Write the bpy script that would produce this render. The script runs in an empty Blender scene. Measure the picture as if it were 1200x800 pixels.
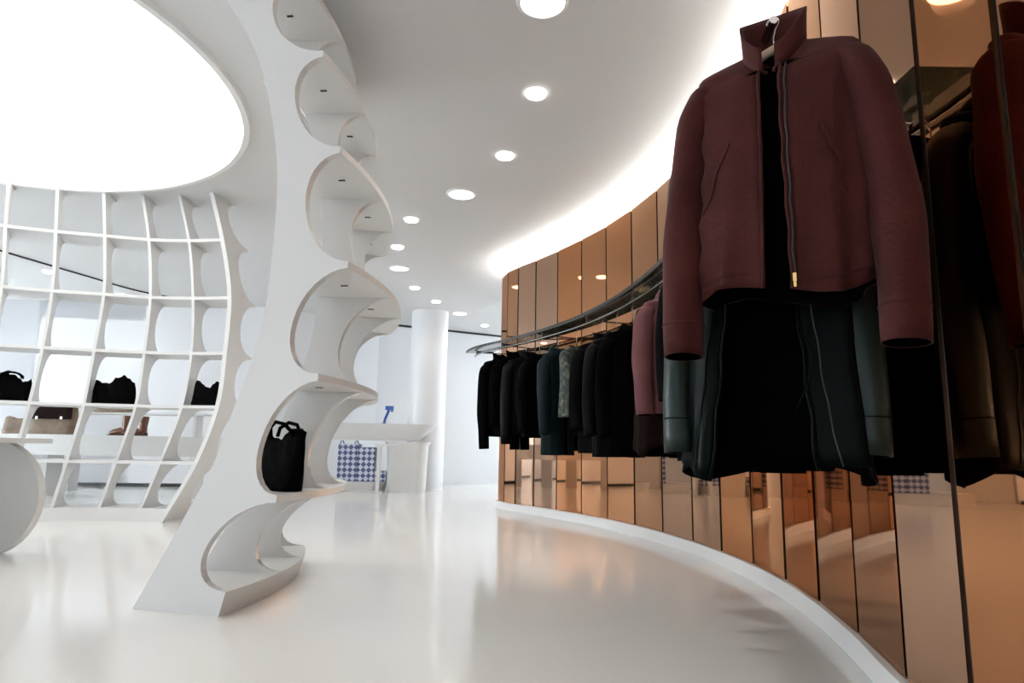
import bpy, bmesh, math, random
import numpy as np
from mathutils import Vector
random.seed(7)
R = math.radians
sc = bpy.context.scene
col = sc.collection

# ------------------------------------------------------------------ camera
FPX, CAMH = 780.0, 0.65
PITCH, ROLL = math.atan(127 / FPX), R(1.0)
fw = np.array([0, math.cos(PITCH), math.sin(PITCH)])
u0 = np.array([0, -math.sin(PITCH), math.cos(PITCH)])
rt = np.array([math.cos(ROLL), 0, 0]) + u0 * math.sin(ROLL)
up = np.array([-math.sin(ROLL), 0, 0]) + u0 * math.cos(ROLL)
CAM = np.array([0, 0, CAMH])
cd = bpy.data.cameras.new('camera')
cd.sensor_width = 36
cd.lens = FPX / 1200 * 36
cd.clip_start = 0.05
cam = bpy.data.objects.new('camera', cd)
col.objects.link(cam)
from mathutils import Matrix
cam.matrix_world = Matrix(((rt[0], up[0], -fw[0], 0), (rt[1], up[1], -fw[1], 0), (rt[2], up[2], -fw[2], CAMH), (0, 0, 0, 1)))
sc.camera = cam


def ray(x, y): return fw + rt * ((x - 600) / FPX) + up * ((400 - y) / FPX)
def atz(x, y, z):
    d = ray(x, y); return CAM + d * ((z - CAMH) / d[2])
def aty(x, y, Y):
    d = ray(x, y); return CAM + d * (Y / d[1])


# ------------------------------------------------------------------ world, exposure
w = bpy.data.worlds.new('sky'); sc.world = w; w.use_nodes = True
bg = w.node_tree.nodes['Background']
bg.inputs['Color'].default_value = (0.80, 0.90, 1.0, 1)
bg.inputs['Strength'].default_value = 4.0
sc.view_settings.view_transform = 'Standard'
sc.view_settings.look = 'None'
sc.view_settings.gamma = 1
sc.view_settings.use_curve_mapping = False
sc.view_settings.exposure = 0.0
OVAL, COVE, DOWN, DAY = 1.75, 18.0, 6.0, 150.0

def area(name, loc, rot, sx, sy, power, color):
    l = bpy.data.lights.new(name, 'AREA'); l.shape = 'RECTANGLE'; l.size = sx; l.size_y = sy
    l.energy = power; l.color = color
    o = bpy.data.objects.new(name, l); col.objects.link(o); o.location = loc; o.rotation_euler = rot
    return o
# daylight that falls in through the windows of the side and far walls (just outside the glass)
SKYC = (0.86, 0.93, 1.0)


# ------------------------------------------------------------------ materials
def mat(name, color, rough=0.5, metal=0.0, noise=0.0, nscale=8, bump=0.0, bscale=30, spec=0.5, emit=None, estr=0, trans=0, ior=1.45, sheen=0, coat=0):
    m = bpy.data.materials.new(name); m.use_nodes = True
    nt = m.node_tree; b = nt.nodes['Principled BSDF']
    b.inputs['Base Color'].default_value = (*color, 1)
    b.inputs['Roughness'].default_value = rough
    b.inputs['Metallic'].default_value = metal
    b.inputs['Specular IOR Level'].default_value = spec
    b.inputs['IOR'].default_value = ior
    b.inputs['Transmission Weight'].default_value = trans
    b.inputs['Sheen Weight'].default_value = sheen
    b.inputs['Coat Weight'].default_value = coat
    if emit:
        b.inputs['Emission Color'].default_value = (*emit, 1); b.inputs['Emission Strength'].default_value = estr
    tc = nt.nodes.new('ShaderNodeTexCoord')
    if noise:
        n = nt.nodes.new('ShaderNodeTexNoise'); n.inputs['Scale'].default_value = nscale; n.inputs['Detail'].default_value = 5
        nt.links.new(tc.outputs['Object'], n.inputs['Vector'])
        mx = nt.nodes.new('ShaderNodeMix'); mx.data_type = 'RGBA'
        mx.inputs[6].default_value = (*[c * (1 - noise) for c in color], 1)
        mx.inputs[7].default_value = (*[min(1, c * (1 + noise)) for c in color], 1)
        nt.links.new(n.outputs['Fac'], mx.inputs[0]); nt.links.new(mx.outputs[2], b.inputs['Base Color'])
    if bump:
        n2 = nt.nodes.new('ShaderNodeTexNoise'); n2.inputs['Scale'].default_value = bscale; n2.inputs['Detail'].default_value = 4
        nt.links.new(tc.outputs['Object'], n2.inputs['Vector'])
        bp = nt.nodes.new('ShaderNodeBump'); bp.inputs['Strength'].default_value = bump; bp.inputs['Distance'].default_value = 0.01
        nt.links.new(n2.outputs['Fac'], bp.inputs['Height']); nt.links.new(bp.outputs['Normal'], b.inputs['Normal'])
    return m

M = {}
M['floor'] = mat('polished_white_floor', (0.86, 0.845, 0.815), 0.12, noise=0.02, nscale=1.3, spec=0.5, coat=0.1)
M['ceiling'] = mat('ceiling_paint', (0.72, 0.72, 0.715), 0.7, noise=0.01, nscale=2)
M['wall'] = mat('wall_paint', (0.80, 0.81, 0.82), 0.35, noise=0.015, nscale=2)
M['lacquer'] = mat('white_lacquer', (0.73, 0.727, 0.712), 0.32, noise=0.015, nscale=3, spec=0.5)
M['plinth'] = mat('plinth_white', (0.80, 0.79, 0.77), 0.3, noise=0.02, nscale=5)
M['joint'] = mat('joint_black', (0.012, 0.011, 0.010), 0.5, noise=0.05)
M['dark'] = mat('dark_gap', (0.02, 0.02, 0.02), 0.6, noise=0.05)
M['chrome'] = mat('steel', (0.38, 0.38, 0.38), 0.22, metal=1, noise=0.03)
M['glass'] = mat('smoked_glass', (0.13, 0.17, 0.155), 0.03, trans=0.85, ior=1.5)
M['pane'] = mat('window_glass', (1, 1, 1), 0.0, trans=1.0, ior=1.01)
M['frame'] = mat('window_frame_white', (0.75, 0.77, 0.8), 0.4, noise=0.02)
M['blackfab'] = mat('black_wool', (0.0016, 0.0016, 0.0018), 0.9, noise=0.25, nscale=40, spec=0.02)
M['blacksatin'] = mat('black_satin', (0.0018, 0.0018, 0.0022), 0.6, noise=0.2, nscale=30, spec=0.06)
M['charcoal'] = mat('charcoal_wool', (0.004, 0.004, 0.0046), 0.9, noise=0.3, nscale=60, spec=0.03)
M['maroon'] = mat('maroon_suede', (0.047, 0.0115, 0.0100), 0.75, noise=0.55, nscale=6, bump=0.2, bscale=90, spec=0.08, sheen=0.04)
M['pink'] = mat('dusty_rose_cotton', (0.13, 0.052, 0.055), 0.85, noise=0.15, nscale=14, spec=0.08, sheen=0.03)
M['brown'] = mat('dark_brown_wool', (0.010, 0.005, 0.0045), 0.8, noise=0.25, nscale=30, spec=0.05)
M['green'] = mat('green_satin_lit', (0.008, 0.017, 0.0135), 0.42, noise=0.45, nscale=6, spec=0.25)  # coat sleeves only: their lit look is put into a brighter green
M['greendark'] = mat('green_satin_dark', (0.0008, 0.0026, 0.0020), 0.45, noise=0.6, nscale=5, spec=0.06)  # darker copy of the same coat satin, for the body
M['piping'] = mat('grey_piping', (0.05, 0.055, 0.05), 0.6, noise=0.1)
M['teal'] = mat('dark_teal_wool', (0.005, 0.011, 0.013), 0.6, noise=0.25, nscale=25, spec=0.08)
M['lining'] = mat('black_lining', (0.0015, 0.0015, 0.0015), 0.8, noise=0.2, nscale=20, spec=0.02)
M['wood'] = mat('pale_wood_hanger', (0.42, 0.30, 0.22), 0.45, noise=0.2, nscale=12)
M['hanger'] = mat('black_hanger', (0.02, 0.02, 0.02), 0.35, noise=0.1)
M['brass'] = mat('brass', (0.75, 0.50, 0.18), 0.25, metal=1, noise=0.05)
M['bag'] = mat('black_leather', (0.0016, 0.0016, 0.0016), 0.7, noise=0.3, nscale=20, bump=0.2, bscale=60, spec=0.03)
M['tanbag'] = mat('tan_canvas', (0.20, 0.145, 0.10), 0.7, noise=0.5, nscale=14)
M['brownleather'] = mat('brown_leather', (0.14, 0.055, 0.025), 0.45, noise=0.3, nscale=12)
M['blue'] = mat('blue_acrylic', (0.03, 0.09, 0.32), 0.25, noise=0.05)
M['ring'] = mat('lamp_ring_white', (0.85, 0.85, 0.84), 0.35, noise=0.01)
M['oval'] = mat('luminous_ceiling', (1, 1, 1), 0.6, emit=(1.0, 0.985, 0.94), estr=OVAL, noise=0.001)
M['lamp'] = mat('lamp_glow', (1, 1, 1), 0.5, emit=(1.0, 0.97, 0.93), estr=DOWN, noise=0.001)
M['led'] = mat('led_strip', (1, 1, 1), 0.5, emit=(1.0, 0.965, 0.90), estr=COVE, noise=0.001)

def copper(i, tint):
    m = bpy.data.materials.new('bronze_mirror_%d' % i); m.use_nodes = True
    nt = m.node_tree; b = nt.nodes['Principled BSDF']
    b.inputs['Metallic'].default_value = 1.0
    b.inputs['Specular Tint'].default_value = (0.80, 0.66, 0.56, 1)
    b.inputs['Roughness'].default_value = 0.025
    tc = nt.nodes.new('ShaderNodeTexCoord'); n = nt.nodes.new('ShaderNodeTexNoise')
    mp = nt.nodes.new('ShaderNodeMapping'); mp.inputs['Scale'].default_value = (2, 2, 0.4)
    nt.links.new(tc.outputs['Object'], mp.inputs['Vector']); nt.links.new(mp.outputs['Vector'], n.inputs['Vector'])
    n.inputs['Scale'].default_value = 3
    mx = nt.nodes.new('ShaderNodeMix'); mx.data_type = 'RGBA'
    mx.inputs[6].default_value = (*[c * 0.95 for c in tint], 1); mx.inputs[7].default_value = (*[c * 1.04 for c in tint], 1)
    nt.links.new(n.outputs['Fac'], mx.inputs[0]); nt.links.new(mx.outputs[2], b.inputs['Base Color'])
    return m
COP = [copper(0, (0.54, 0.265, 0.140)), copper(1, (0.52, 0.29, 0.175)), copper(2, (0.50, 0.32, 0.225)), copper(3, (0.55, 0.25, 0.120))]

def check_mat():
    m = bpy.data.materials.new('blue_diamond_check'); m.use_nodes = True
    nt = m.node_tree; b = nt.nodes['Principled BSDF']; b.inputs['Roughness'].default_value = 0.6
    tc = nt.nodes.new('ShaderNodeTexCoord'); mp = nt.nodes.new('ShaderNodeMapping')
    mp.inputs['Rotation'].default_value = (0, R(45), 0)
    ck = nt.nodes.new('ShaderNodeTexChecker'); ck.inputs['Scale'].default_value = 17
    ck.inputs['Color1'].default_value = (0.07, 0.09, 0.22, 1); ck.inputs['Color2'].default_value = (0.62, 0.66, 0.75, 1)
    nt.links.new(tc.outputs['Object'], mp.inputs['Vector']); nt.links.new(mp.outputs['Vector'], ck.inputs['Vector'])
    nt.links.new(ck.outputs['Color'], b.inputs['Base Color'])
    return m
M['check'] = check_mat()

def floral_mat():
    m = bpy.data.materials.new('green_floral_print'); m.use_nodes = True
    nt = m.node_tree; b = nt.nodes['Principled BSDF']; b.inputs['Roughness'].default_value = 0.7
    tc = nt.nodes.new('ShaderNodeTexCoord'); v = nt.nodes.new('ShaderNodeTexNoise'); v.inputs['Scale'].default_value = 22
    nt.links.new(tc.outputs['Object'], v.inputs['Vector'])
    cr = nt.nodes.new('ShaderNodeValToRGB'); e = cr.color_ramp.elements
    e[0].position = 0.42; e[0].color = (0.004, 0.007, 0.005, 1); e[1].position = 0.68; e[1].color = (0.11, 0.085, 0.06, 1)
    k = cr.color_ramp.elements.new(0.52); k.color = (0.012, 0.026, 0.015, 1)
    nt.links.new(v.outputs['Fac'], cr.inputs['Fac']); nt.links.new(cr.outputs['Color'], b.inputs['Base Color'])
    return m
M['floral'] = floral_mat()

def stripe_mat():
    m = bpy.data.materials.new('rose_pinstripe'); m.use_nodes = True
    nt = m.node_tree; b = nt.nodes['Principled BSDF']; b.inputs['Roughness'].default_value = 0.8
    tc = nt.nodes.new('ShaderNodeTexCoord'); wv = nt.nodes.new('ShaderNodeTexWave'); wv.inputs['Scale'].default_value = 14
    wv.bands_direction = 'X'
    nt.links.new(tc.outputs['Object'], wv.inputs['Vector'])
    cr = nt.nodes.new('ShaderNodeValToRGB'); e = cr.color_ramp.elements
    e[0].position = 0.35; e[0].color = (0.02, 0.012, 0.015, 1); e[1].position = 0.5; e[1].color = (0.16, 0.11, 0.115, 1)
    nt.links.new(wv.outputs['Fac'], cr.inputs['Fac']); nt.links.new(cr.outputs['Color'], b.inputs['Base Color'])
    return m
M['stripe'] = stripe_mat()

# ------------------------------------------------------------------ object helpers
def tag(o, label=None, cat=None, group=None, kind=None):
    if label: o['label'] = label
    if cat: o['category'] = cat
    if group: o['group'] = group
    if kind: o['kind'] = kind
    return o

def empty(name, loc=(0, 0, 0), rz=0):
    o = bpy.data.objects.new(name, None); col.objects.link(o)
    o.location = loc; o.rotation_euler = (0, 0, rz); o.empty_display_size = 0.1
    return o

def mesh(name, v, f, m, parent=None, smooth=False, sharp=None):
    me = bpy.data.meshes.new(name); me.from_pydata([tuple(map(float, p)) for p in v], [], f)
    bm = bmesh.new(); bm.from_mesh(me); bmesh.ops.recalc_face_normals(bm, faces=bm.faces); bm.to_mesh(me); bm.free()
    if smooth:
        me.polygons.foreach_set('use_smooth', [True] * len(me.polygons))
        if sharp: me.set_sharp_from_angle(angle=R(sharp))
    me.materials.append(m)
    o = bpy.data.objects.new(name, me); col.objects.link(o); o.parent = parent
    return o

def box(c, s, rz=0):
    cx, cy, cz = c; sx, sy, sz = [k / 2 for k in s]; ca, sa = math.cos(rz), math.sin(rz)
    v = []
    for z in (-sz, sz):
        for x, y in ((-sx, -sy), (sx, -sy), (sx, sy), (-sx, sy)):
            v.append((cx + x * ca - y * sa, cy + x * sa + y * ca, cz + z))
    return v, [(0, 3, 2, 1), (4, 5, 6, 7), (0, 1, 5, 4), (1, 2, 6, 5), (2, 3, 7, 6), (3, 0, 4, 7)]

def join(*parts):
    V, Fc = [], []
    for v, f in parts:
        n = len(V); V += list(v); Fc += [tuple(i + n for i in q) for q in f]
    return V, Fc

def tube(path, rad, n=10, cap=True):
    P = [Vector(p) for p in path]; V, Fc = [], []
    rads = rad if isinstance(rad, (list, tuple)) else [rad] * len(P)
    prev = None
    for i, p in enumerate(P):
        t = (P[min(i + 1, len(P) - 1)] - P[max(i - 1, 0)]).normalized()
        a = prev if prev is not None else (Vector((0, 0, 1)) if abs(t.z) < 0.9 else Vector((1, 0, 0)))
        a = (a - t * a.dot(t)).normalized(); prev = a
        b = t.cross(a)
        for k in range(n):
            q = 2 * math.pi * k / n
            V.append(p + (a * math.cos(q) + b * math.sin(q)) * rads[i])
    for i in range(len(P) - 1):
        for k in range(n):
            k2 = (k + 1) % n
            Fc.append((i * n + k, i * n + k2, (i + 1) * n + k2, (i + 1) * n + k))
    if cap:
        Fc.append(tuple(range(n - 1, -1, -1))); Fc.append(tuple((len(P) - 1) * n + k for k in range(n)))
    return V, Fc

def lathe(prof, n=32, c=(0, 0, 0)):
    V, Fc = [], []
    for r, z in prof:
        for k in range(n):
            a = 2 * math.pi * k / n; V.append((c[0] + r * math.cos(a), c[1] + r * math.sin(a), c[2] + z))
    for i in range(len(prof) - 1):
        for k in range(n):
            k2 = (k + 1) % n
            Fc.append((i * n + k, i * n + k2, (i + 1) * n + k2, (i + 1) * n + k))
    if prof[0][0] > 1e-4: Fc.append(tuple(range(n - 1, -1, -1)))
    if prof[-1][0] > 1e-4: Fc.append(tuple((len(prof) - 1) * n + k for k in range(n)))
    return V, Fc

def prism(poly, z0, z1):
    n = len(poly); V = [(x, y, z0) for x, y in poly] + [(x, y, z1) for x, y in poly]
    Fc = [tuple(range(n - 1, -1, -1)), tuple(range(n, 2 * n))]
    Fc += [(i, (i + 1) % n, n + (i + 1) % n, n + i) for i in range(n)]
    return V, Fc

def strip(L, Rr, z0, z1):
    """slab between two plan polylines"""
    n = len(L); V = []
    for z in (z0, z1):
        V += [(p[0], p[1], z) for p in L] + [(p[0], p[1], z) for p in Rr]
    Fc = []
    for i in range(n - 1):
        Fc.append((i, i + 1, n + i + 1, n + i)); Fc.append((2 * n + i, 3 * n + i, 3 * n + i + 1, 2 * n + i + 1))
        Fc.append((i, 2 * n + i, 2 * n + i + 1, i + 1)); Fc.append((n + i, n + i + 1, 3 * n + i + 1, 3 * n + i))
    Fc.append((0, n, 3 * n, 2 * n)); Fc.append((n - 1, 3 * n - 1, 4 * n - 1, 2 * n - 1))
    return V, Fc

def catmull(pts, per=10):
    P = [np.array(p, float) for p in pts]; P = [2 * P[0] - P[1]] + P + [2 * P[-1] - P[-2]]; out = []
    for i in range(1, len(P) - 2):
        for k in range(per):
            t = k / per; a, b, c, d = P[i - 1], P[i], P[i + 1], P[i + 2]
            out.append(0.5 * (2 * b + (c - a) * t + (2 * a - 5 * b + 4 * c - d) * t * t + (3 * b - a - 3 * c + d) * t ** 3))
    out.append(P[-2]); return np.array(out)

def smooth_interp(zs, vs):
    """smooth function through samples (ascending zs)"""
    zs = np.array(zs, float); vs = np.array(vs, float)
    m = np.gradient(vs, zs)
    def fn(z):
        z = min(max(z, zs[0]), zs[-1]); i = min(max(np.searchsorted(zs, z) - 1, 0), len(zs) - 2)
        h = zs[i + 1] - zs[i]; t = (z - zs[i]) / h
        return ((2 * t**3 - 3 * t**2 + 1) * vs[i] + (t**3 - 2 * t**2 + t) * h * m[i] + (-2 * t**3 + 3 * t**2) * vs[i + 1] + (t**3 - t**2) * h * m[i + 1])
    return fn

CEIL = 2.90
# ------------------------------------------------------------------ room shell
mesh_floor = tag(mesh('floor', *box((-4, 5, -0.05), (18, 22, 0.1)), M['floor']), kind='structure')
tag(mesh('ceiling', *box((-4, 5, CEIL + 0.05), (18, 22, 0.1)), M['ceiling']), kind='structure')

def wall_run(name, a, b, openings=(), z1=CEIL, th=0.12, m=None):
    """wall from a to b with rectangular openings (s0,s1,z0,z1); returns frame helper"""
    a = np.array(a, float); b = np.array(b, float); L = np.linalg.norm(b - a); t = (b - a) / L; ang = math.atan2(t[1], t[0])
    parts = []; cur = 0
    def seg(s0, s1, z0, zz):
        if s1 - s0 < 1e-3 or zz - z0 < 1e-3: return
        c = a + t * (s0 + s1) / 2; parts.append(box((c[0], c[1], (z0 + zz) / 2), (s1 - s0, th, zz - z0), ang))
    for s0, s1, za, zb in openings:
        seg(cur, s0, 0, z1); seg(s0, s1, 0, za); seg(s0, s1, zb, z1); cur = s1
    seg(cur, L, 0, z1)
    o = tag(mesh(name, *join(*parts), m or M['wall']), kind='structure')
    return a, t, ang

WN = [0]
def window(a, t, ang, s0, s1, z0, z1, nx=3, nz=1):
    WN[0] += 1
    e = empty('window_%d' % WN[0]); e['kind'] = 'structure'
    c = a + t * (s0 + s1) / 2; W = s1 - s0
    fr = []
    def fb(s, z, ws, hz):
        p = a + t * s; fr.append(box((p[0], p[1], z), (ws, 0.07, hz), ang))
    k = 0.05
    fb((s0 + s1) / 2, z0 + k / 2, W, k); fb((s0 + s1) / 2, z1 - k / 2, W, k); fb(s0 + k / 2, (z0 + z1) / 2, k, z1 - z0); fb(s1 - k / 2, (z0 + z1) / 2, k, z1 - z0)
    for i in range(1, nx): fb(s0 + W * i / nx, (z0 + z1) / 2, k, z1 - z0)
    for j in range(1, nz): fb((s0 + s1) / 2, z0 + (z1 - z0) * j / nz, W, k)
    mesh('window_frame', *join(*fr), M['frame'], e)
    for i in range(nx):
        s = s0 + W * (i + 0.5) / nx; p = a + t * s
        mesh('pane', *box((p[0], p[1], (z0 + z1) / 2), (W / nx - k, 0.008, z1 - z0 - 2 * k), ang), M['pane'], e)
    n = np.array([-t[1], t[0]])
    return c, n, W

# far wall of the side room (behind the lattice), with a window
a, t, g = wall_run('wall_back', (-13, 10.2), (-4.0, 10.8), [(5.45, 7.05, 1.25, 2.62), (1.0, 4.4, 0.6, 2.62)])
window(a, t, g, 5.45, 7.05, 1.25, 2.62, 2); window(a, t, g, 1.0, 4.4, 0.6, 2.62, 4)
area('daylight', (-6.8, 10.85, 1.95), (R(90), 0, R(180)), 1.5, 1.3, DAY * 0.8, SKYC).rotation_euler = (R(-90), 0, 0)
area('daylight', (-10.3, 10.75, 1.6), (R(-90), 0, 0), 3.3, 1.9, DAY * 1.0, SKYC)
# angled and far walls
wall_run('wall_far', (-4.0, 10.8), (-2.45, 12.0))
wall_run('wall_rear', (-2.45, 12.0), (4.9, 15.9))
a, t, g = wall_run('wall_left', (-12.6, -5.9), (-12.6, 10.4), [(1.2, 5.2, 0.25, 2.6), (6.2, 10.2, 0.25, 2.6), (11.2, 15.2, 0.25, 2.6)])
for s in (1.2, 6.2, 11.2):
    window(a, t, g, s, s + 4, 0.25, 2.6, 4)
    area('daylight', (-12.72, -5.9 + s + 2, 1.4), (0, R(-90), 0), 2.2, 3.9, DAY * (7.0 if s > 11 else 0.45), SKYC)
a, t, g = wall_run('wall_front', (-13, -5.9), (4.9, -5.9), [(2.0, 6.0, 0.25, 2.6), (8.0, 12.0, 0.25, 2.6)])
for s in (2.0, 8.0):
    window(a, t, g, s, s + 4, 0.25, 2.6, 4)
    area('daylight', (-13 + s + 2, -6.05, 1.4), (R(90), 0, 0), 3.9, 2.2, DAY * 0.08, SKYC)
a, t, g = wall_run('wall_side', (4.9, -5.9), (4.9, 15.9), [(15.6, 20.8, 0.25, 2.6)])
window(a, t, g, 15.6, 20.8, 0.25, 2.6, 5)  # unseen window, added to bring cool daylight to the rear aisle
area('daylight', (5.05, -5.9 + 18.2, 1.4), (0, R(90), 0), 2.2, 5.1, DAY * 0.9, SKYC)  # lamp of the added window, brightens rear wall and column side

# thin dark shadow gaps where the ceiling meets the rear walls
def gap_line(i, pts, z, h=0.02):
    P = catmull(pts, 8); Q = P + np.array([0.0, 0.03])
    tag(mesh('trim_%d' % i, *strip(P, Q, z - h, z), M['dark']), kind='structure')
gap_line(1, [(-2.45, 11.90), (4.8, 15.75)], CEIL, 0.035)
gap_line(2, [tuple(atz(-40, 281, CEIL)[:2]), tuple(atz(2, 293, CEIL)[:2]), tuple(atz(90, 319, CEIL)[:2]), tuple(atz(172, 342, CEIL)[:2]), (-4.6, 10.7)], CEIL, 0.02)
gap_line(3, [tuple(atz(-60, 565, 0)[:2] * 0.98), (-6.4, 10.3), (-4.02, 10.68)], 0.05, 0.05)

# ------------------------------------------------------------------ mirror panel wall
PZ0, PZ1 = 0.08, 2.69
WV = [(0.95, -3.9), (0.90, -3.4), (0.88, -2.95), (0.87, -2.5), (0.87, -2.05), (0.875, -1.6), (0.88, -1.17), (0.89, -0.74), (0.90, -0.31), (0.915, 0.10), (0.93, 0.40), (0.95, 0.69), (0.968, 0.97), (0.986, 1.25), (1.006, 1.54),
      (1.031, 1.83), (1.137, 2.27), (1.225, 2.737), (1.277, 3.19), (1.287, 3.63), (1.262, 4.073), (1.208, 4.512), (1.12, 4.98), (0.998, 5.434), (0.846, 5.871),
      (0.664, 6.27), (0.46, 6.66), (0.25, 7.02), (0.06, 7.30), (-0.06, 7.52), (-0.13, 7.80), (-0.12, 8.12), (-0.02, 8.45), (0.2, 8.75), (0.55, 8.95), (1.0, 9.05), (1.45, 9.08), (1.9, 9.1)]
wall = empty('wall_right'); wall['kind'] = 'structure'
WVn = [np.array(p) for p in WV]
WC = catmull(WV, 6)
def offset(P, d):
    T = np.gradient(P, axis=0); T /= np.linalg.norm(T, axis=1)[:, None]
    return P + np.stack([-T[:, 1], T[:, 0]], 1) * d          # positive = aisle side (left of travel)
mesh('backing', *strip(offset(WC, -0.012), offset(WC, -0.05), PZ0, PZ1 - 0.004), M['joint'], wall, smooth=True, sharp=30)
for i in range(len(WVn) - 1):
    p, q = WVn[i], WVn[i + 1]; L = np.linalg.norm(q - p); t = (q - p) / L; n = np.array([-t[1], t[0]])
    jg = 0.0115
    a = p + t * jg; b = q - t * jg
    jit = random.uniform(-1, 1) * 0.006
    th = 0.010
    a2, b2 = a + n * jit * L, b - n * jit * L
    V = []
    for z in (PZ0 + 0.002, PZ1):
        V += [(a2[0], a2[1], z), (b2[0], b2[1], z), (b2[0] - n[0] * th, b2[1] - n[1] * th, z), (a2[0] - n[0] * th, a2[1] - n[1] * th, z)]
    o = mesh('panel', V, [(0, 3, 2, 1), (4, 5, 6, 7), (0, 1, 5, 4), (1, 2, 6, 5), (2, 3, 7, 6), (3, 0, 4, 7)], COP[(i * 7 + i // 3) % 4], wall)
tag(mesh('baseboard_right', *strip(offset(WC, 0.02), offset(WC, -0.05), 0, PZ0), M['plinth'], None, smooth=True, sharp=30), kind='structure')
# white upstand wall behind the cove, and the strip lamp lying on top of the panels
tag(mesh('wall_cove', *strip(offset(WC, -0.26), offset(WC, -0.32), 0, CEIL), M['wall'], None, smooth=True, sharp=30), kind='structure')
cv = mesh('cove_light', *strip(offset(WC, -0.06), offset(WC, -0.12), PZ1 - 0.03, PZ1 - 0.012), M['led'], None, smooth=True, sharp=30)
tag(cv, 'continuous strip lamp in the ceiling cove above the bronze mirror panels', 'light strip')
mesh('trim_ledge', *strip(offset(WC, -0.05), offset(WC, -0.26), PZ1 - 0.08, PZ1 - 0.05), M['wall'], wall, smooth=True, sharp=30)

# ------------------------------------------------------------------ luminous ceiling disc
oc = (-3.72, 3.78)
ol = empty('ceiling_light', (oc[0], oc[1], CEIL)); tag(ol, 'huge round luminous ceiling disc above the curved shelves', 'ceiling light')
mesh('diffuser', *lathe([(0.0001, -0.004), (1.90, -0.004), (1.90, 0.0)], 96), M['oval'], ol)
mesh('rim', *lathe([(1.90, 0.0), (1.90, -0.03), (1.94, -0.03), (1.95, 0.0)], 96), M['ring'], ol, smooth=True, sharp=30)

# ------------------------------------------------------------------ downlights
def downlight(x, y, big, label, group):
    p = atz(x, y, CEIL); place_downlight(p[0], p[1], big, label, group)
def place_downlight(X, Y, big, label, group, dim=1.0):
    if big:
        e = empty('downlight', (X, Y, CEIL)); r = 0.125
        mesh('trim_ring', *lathe([(r - 0.012, 0), (r - 0.012, -0.012), (r, -0.012), (r + 0.012, 0)], 32), M['ring'], e, smooth=True, sharp=40)
        mesh('lens', *lathe([(0.0001, -0.016), (r * 0.6, -0.013), (r - 0.012, -0.006), (r - 0.012, 0)], 32), M['lamp'], e, smooth=True)
        pw = 42
    else:
        e = empty('spotlight', (X, Y, CEIL)); r = 0.066
        mesh('trim_ring', *lathe([(r - 0.016, 0), (r - 0.014, -0.016), (r - 0.004, -0.018), (r + 0.004, 0)], 28), M['lamp'], e, smooth=True, sharp=40)
        mesh('reflector', *lathe([(0.0001, -0.003), (r - 0.016, -0.003), (r - 0.016, 0)], 28), M['ring'], e)
        v, f = lathe([(0.0001, -0.020), (0.026, -0.020), (0.030, -0.004), (0.012, -0.002)], 20, (0.008, 0.012, 0))
        mesh('lamp', v, f, M['lamp'], e, smooth=True, sharp=40)
        pw = 15
    tag(e, label, 'downlight', group)
    l = bpy.data.lights.new('downlight_beam', 'SPOT'); l.energy = pw * dim; l.spot_size = R(120); l.spot_blend = 0.8; l.shadow_soft_size = r * 0.8
    l.color = (1.0, 0.96, 0.90)
    o = bpy.data.objects.new('downlight_beam', l); col.objects.link(o); o.parent = e; o.location = (0, 0, -0.035)
ORD = ['first', 'second', 'third', 'fourth', 'fifth', 'sixth', 'seventh', 'eighth']
for k, (x, y) in enumerate(((636, 2), (541, 227), (468, 314), (539, 367))):
    downlight(x, y, True, '%s large frosted ceiling downlight along the aisle from the maroon jacket' % ORD[k], 'large aisle downlights')
for k, (x, y) in enumerate(((628, 109), (592, 182), (482, 257), (466, 289), (486, 337), (511, 353), (568, 381), (545, 394))):
    downlight(x, y, False, '%s small ring spotlight along the aisle ceiling from the maroon jacket' % ORD[k], 'small aisle spotlights')
# the same fittings carry on behind the viewer and into the side room
for X, Y in ((0.0, 0.6), (-1.2, -1.6), (-0.4, -3.8), (-5.2, -1.2), (-4.0, -3.5), (-8.2, 2.0), (-9.0, 5.5)):
    place_downlight(X, Y, True, 'large round frosted downlight in the ceiling near the windows', 'large downlights near the windows', 0.35)
for x, y in ((57, 318), (143, 345)):
    downlight(x, y, False, 'small recessed spotlight in the ceiling beyond the white lattice', 'side room spotlights')

# ------------------------------------------------------------------ curved sculptural shelf in the foreground
def bite(s_top, s_low, s_min, t):
    """t in [0,1] from low tip to high tip: elliptical bite out of the rear edge"""
    c = s_low + (s_top - s_low) * t
    q = abs(2 * t - 1)
    m = max(0.0, 1 - q ** 2.1) ** 0.5
    cm = (s_low + s_top) / 2
    return c + (s_min - cm) * m

def zsamples(levels, th, zmax, n=14):
    out = []
    for i, zl in enumerate(levels):
        out += [zl - th, zl - 1e-4]
        hi = (levels[i + 1] - th) if i + 1 < len(levels) else zmax
        for k in range(n + 1):
            out.append(zl + (hi - zl) * (0.5 - 0.5 * math.cos(math.pi * k / n)))
    return sorted(set(round(z, 5) for z in out if z >= -1e-6))

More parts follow.
